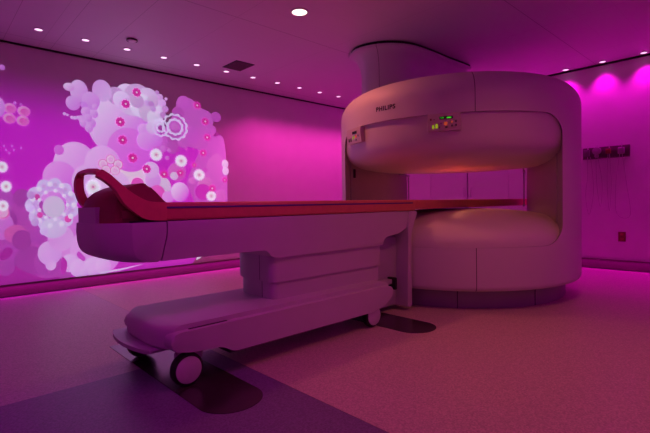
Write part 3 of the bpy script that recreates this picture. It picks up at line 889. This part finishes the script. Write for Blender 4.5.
# ------------------------------------------------------------------ cabinets on the far wall
def cabinet(y0, y1, label):
    xf = 6.385
    t = thing('cabinet', label, 'cabinet', (6.40, (y0+y1)/2, 0), 'tall cabinets behind the scanner')
    link('carcass', box(xf+.022, X1-.031, y0, y1, .09, 2.25, bev=.002, seg=1), M_cab, t)
    link('kickboard', box(xf+.024, X1-.032, y0+.004, y1-.004, 0, .09), M_base, t)
    ym = (y0+y1)/2
    for a, b, hy in ((y0+.004, ym-.0015, y0), (ym+.0015, y1-.004, y1)):
        d = link('door', box(xf, xf+.02, a, b, .14, 2.245, bev=.002, seg=1), M_cab, t)
        h = hy+.055 if hy == y0 else hy-.055
        bm = bmesh.new(); add_tube(bm, smooth_path([(xf+.002, h, .985), (xf-.028, h, .99), (xf-.030, h, 1.05), (xf-.028, h, 1.11), (xf+.002, h, 1.115)], 4), .006)
        link('handle', bm, M_metal, d)
cabinet(3.462, 4.80, 'flush tall cabinet seen through the scanner gap, left of the dark centre gap')
cabinet(2.16, 3.448, 'flush tall cabinet seen through the scanner gap, right of the dark centre gap')

# ------------------------------------------------------------------ right wall fittings
rail = thing('hook_rail', 'dark wooden rail with four hooks high on the right wall', 'rail', (X1, 1.57, 1.5))
link('rail_board', box(X1-.024, X1, 1.312, 1.828, 1.432, 1.572, bev=.004, seg=2), M_board, rail)
link('rail_ledge', box(X1-.034, X1, 1.312, 1.828, 1.425, 1.438, bev=.003, seg=2), M_board, rail)
for y in (1.765, 1.655, 1.525, 1.39):
    bm = bmesh.new(); add_tube(bm, smooth_path([(X1-.02, y, 1.560), (X1-.040, y, 1.556), (X1-.045, y, 1.572), (X1-.043, y, 1.60)], 4), .006)
    link('hook', bm, M_metal, rail)
def lead(y, m, label, kind, path, head):
    t = thing('coil_lead', label, 'cable', (X1-.06, y, 1.5), 'leads hanging on the hook rail')
    link('plug', head, m, t)
    bm = bmesh.new(); add_tube(bm, smooth_path(path, 6), .003, 8); link('cord', bm, M_cable, t)
xx = X1-.072
bm = box(xx-.02, xx+.015, 1.735, 1.80, 1.455, 1.545, bev=.008); lead(1.765, M_greyb, 'grey square plug with hanging cord, leftmost on the hook rail', 0, [(xx, 1.76, 1.46), (xx+.02, 1.765, 1.2), (xx+.03, 1.79, .95), (xx+.02, 1.75, .70), (xx+.02, 1.70, .95), (xx+.02, 1.705, 1.2), (xx+.01, 1.73, 1.45)], bm)
bm = bmesh.new(); add_cyl(bm, (xx-.02, 1.655, 1.52), (xx+.012, 1.655, 1.52), .05, 28, bev=.006); add_cyl(bm, (xx-.03, 1.655, 1.455), (xx+.012, 1.655, 1.455), .022, 16); lead(1.655, M_white, 'pale round plug with long cord, second from left on the hook rail', 1, [(xx, 1.665, 1.45), (xx+.02, 1.66, 1.1), (xx+.02, 1.62, .80), (xx+.02, 1.60, 1.1), (xx, 1.645, 1.45)], bm)
bm = box(xx-.02, xx+.015, 1.50, 1.555, 1.475, 1.535, bev=.006); lead(1.525, M_redp, 'small red plug with looped cord, third from left on the hook rail', 2, [(xx, 1.53, 1.47), (xx+.02, 1.545, 1.1), (xx+.02, 1.52, .75), (xx+.02, 1.50, 1.1), (xx, 1.515, 1.47)], bm)
bm = box(xx-.02, xx+.015, 1.355, 1.425, 1.46, 1.54, bev=.01); add_cyl(bm, (xx-.028, 1.39, 1.50), (xx-.018, 1.39, 1.50), .02, 20); lead(1.39, M_white, 'pale boxy plug with splayed cord, rightmost on the hook rail', 3, [(xx, 1.405, 1.46), (xx+.02, 1.45, 1.1), (xx+.02, 1.44, .72), (xx+.02, 1.30, .70), (xx+.02, 1.34, 1.1), (xx, 1.38, 1.46)], bm)
out = thing('wall_outlet', 'small red power outlet low on the right wall', 'outlet', (X1, 1.395, .42))
pt = link('cover_plate', box(X1-.007, X1, 1.355, 1.435, .365, .485, bev=.002, seg=2), M_outlet, out)
for z in (.395, .455): link('socket', box(X1-.009, X1-.006, 1.378, 1.412, z-.015, z+.015, bev=.002, seg=1), M_redp, pt)

# ------------------------------------------------------------------ ceiling fittings
def spot_light(name, loc, col, power, size, blend, target=(0, 0, -1), rad=.03):
    l = bpy.data.lights.new(name, 'SPOT'); l.color = col; l.energy = power; l.spot_size = math.radians(size); l.spot_blend = blend; l.shadow_soft_size = rad
    o = bpy.data.objects.new(name, l); COL.objects.link(o); o.location = loc
    o.rotation_euler = Vector(target).to_track_quat('-Z', 'Y').to_euler()
    return o
def area_light(name, loc, col, power, sx, sy, target):
    l = bpy.data.lights.new(name, 'AREA'); l.shape = 'RECTANGLE'; l.size = sx; l.size_y = sy; l.color = col; l.energy = power
    o = bpy.data.objects.new(name, l); COL.objects.link(o); o.location = loc
    o.rotation_euler = Vector(target).to_track_quat('-Z', 'Y').to_euler()
    return o
def downlight(x, y, r, label, group, lens, name='downlight'):
    t = thing(name, label, 'ceiling light', (x, y, ZC), group)
    bm = add_lathe(bmesh.new(), [(r*.78, -.001), (r*.80, -.006), (r, -.005), (r*1.02, 0), (r*.78, 0)], 32, (x, y))
    bmesh.ops.translate(bm, vec=(0, 0, ZC), verts=bm.verts); link('trim_ring', bm, M_ring, t)
    bm = add_lathe(bmesh.new(), [(0, ZC-.004), (r*.8, ZC-.003), (r*.8, ZC-.0005), (0, ZC-.0005)], 32, (x, y)); link('lens', bm, lens, t)
    return t
ORD = ['first', 'second', 'third', 'fourth', 'fifth', 'sixth', 'seventh', 'eighth', 'ninth', 'tenth', 'eleventh', 'twelfth']
MAG = (1, .0, .80); PINKL = (1, .08, .42); VIO = (.72, .02, 1)
for i in range(12):
    x = .915+.4085*i
    downlight(x, 4.932, .042, 'small pink ceiling spotlight, %s from the left in the row along the projection wall' % ORD[i], 'spotlights along the projection wall', M_pink_led)
for i, y in enumerate((2.006, 1.581, 1.156)):
    downlight(6.335, y, .042, 'small pink ceiling spotlight, %s from the left in the row along the right wall' % ORD[i], 'spotlights along the right wall', M_pink_led)
downlight(2.563, 3.001, .085, 'round warm white ceiling lamp above the couch', None, M_warm_led, 'ceiling_lamp')
vt = thing('ceiling_vent', 'dark square air vent in the ceiling near the projection wall', 'vent', (2.95, 4.635, ZC))
link('grille', box(2.825, 3.085, 4.475, 4.805, ZC-.006, ZC, bev=.002, seg=1), M_vent, vt)
bm = bmesh.new()
for k in range(9): add_box(bm, 2.845, 3.065, 4.505+.033*k, 4.517+.033*k, ZC-.010, ZC-.005)
link('slats', bm, M_base, vt)
sd = thing('smoke_detector', 'small round detector on the ceiling between the spotlights', 'detector', (1.675, 4.62, ZC))
link('detector_body', add_lathe(bmesh.new(), [(0, ZC-.022), (.035, ZC-.022), (.046, ZC-.012), (.05, ZC), (0, ZC)], 32, (1.675, 4.62)), M_ring, sd)
link('detector_rim', add_lathe(bmesh.new(), [(.047, ZC-.016), (.053, ZC-.016), (.053, ZC-.001), (.047, ZC-.001), (.047, ZC-.016)], 32, (1.675, 4.62)), M_dark, sd)
# ------------------------------------------------------------------ light
for i in range(-2, 13):                       # spotlights along the projection wall
    k = min(1, max(0, (i-4)/3))
    spot_light('spot_beam', (.915+.4085*i, 4.932, ZC-.02), (1, .03, .50), 2.5+27*k, 80, 1, (0, .40*k, -1))
for i in range(-5, 10):                        # wall washers along the right wall
    spot_light('wash_beam', (6.335, 1.156+.425*i, ZC-.02), (1, .0, .72), 22, 96, 1, (.0, 0, -1))
# magenta strip lights without fixtures, floating low in front of the baseboards
area_light('floor_strip', (2.4, Y1-.07, .115), MAG, 6, 8.0, .05, (0, 0, -1))
area_light('floor_strip', (X1-.07, 1.6, .115), MAG, 3, .05, 7.4, (0, 0, -1))
# warm recessed lamps, one above the couch and one beside the camera
WARM = (1, .22, .14)
spot_light('lamp_beam', (2.563, 3.001, ZC-.02), WARM, 44, 150, .8, rad=.08)
spot_light('lamp_beam', (2.563, .60, ZC-.02), WARM, 48, 125, .8, rad=.08)
# unseen magenta strips added behind the camera as soft front fill
area_light('fill_strip', (2.4, Y0+.12, ZC-.03), (1, .0, .85), 13, 7.5, .08, (0, -.35, -1))
area_light('fill_strip', (X0+.12, 1.6, ZC-.03), (1, .0, .85), 11, .08, 7.0, (-.35, 0, -1))
# warm lamp in the gap of the scanner
spot_light('bore_beam', (CX+.1, CY+.05, 1.20), (1, .30, .16), 10, 160, .7, rad=.12)
w = bpy.data.worlds.new('room_dark'); w.use_nodes = True
w.node_tree.nodes['Background'].inputs['Color'].default_value = (0, 0, 0, 1)
SC.world = w

# ------------------------------------------------------------------ camera
cam = bpy.data.cameras.new('camera'); cam.sensor_width = 36; cam.lens = 24.0; cam.clip_start = .05
co = bpy.data.objects.new('camera', cam); COL.objects.link(co)
co.matrix_world = Matrix([[0.726788, 0.03246, -0.686094, 0.0], [-0.686626, 0.008173, -0.726965, 0.0], [-0.01799, 0.99944, 0.028228, 0.9], [0, 0, 0, 1]])
SC.camera = co
SC.view_settings.view_transform = 'Standard'; SC.view_settings.look = 'None'
SC.view_settings.exposure = 0; SC.view_settings.gamma = 1; SC.view_settings.use_curve_mapping = False
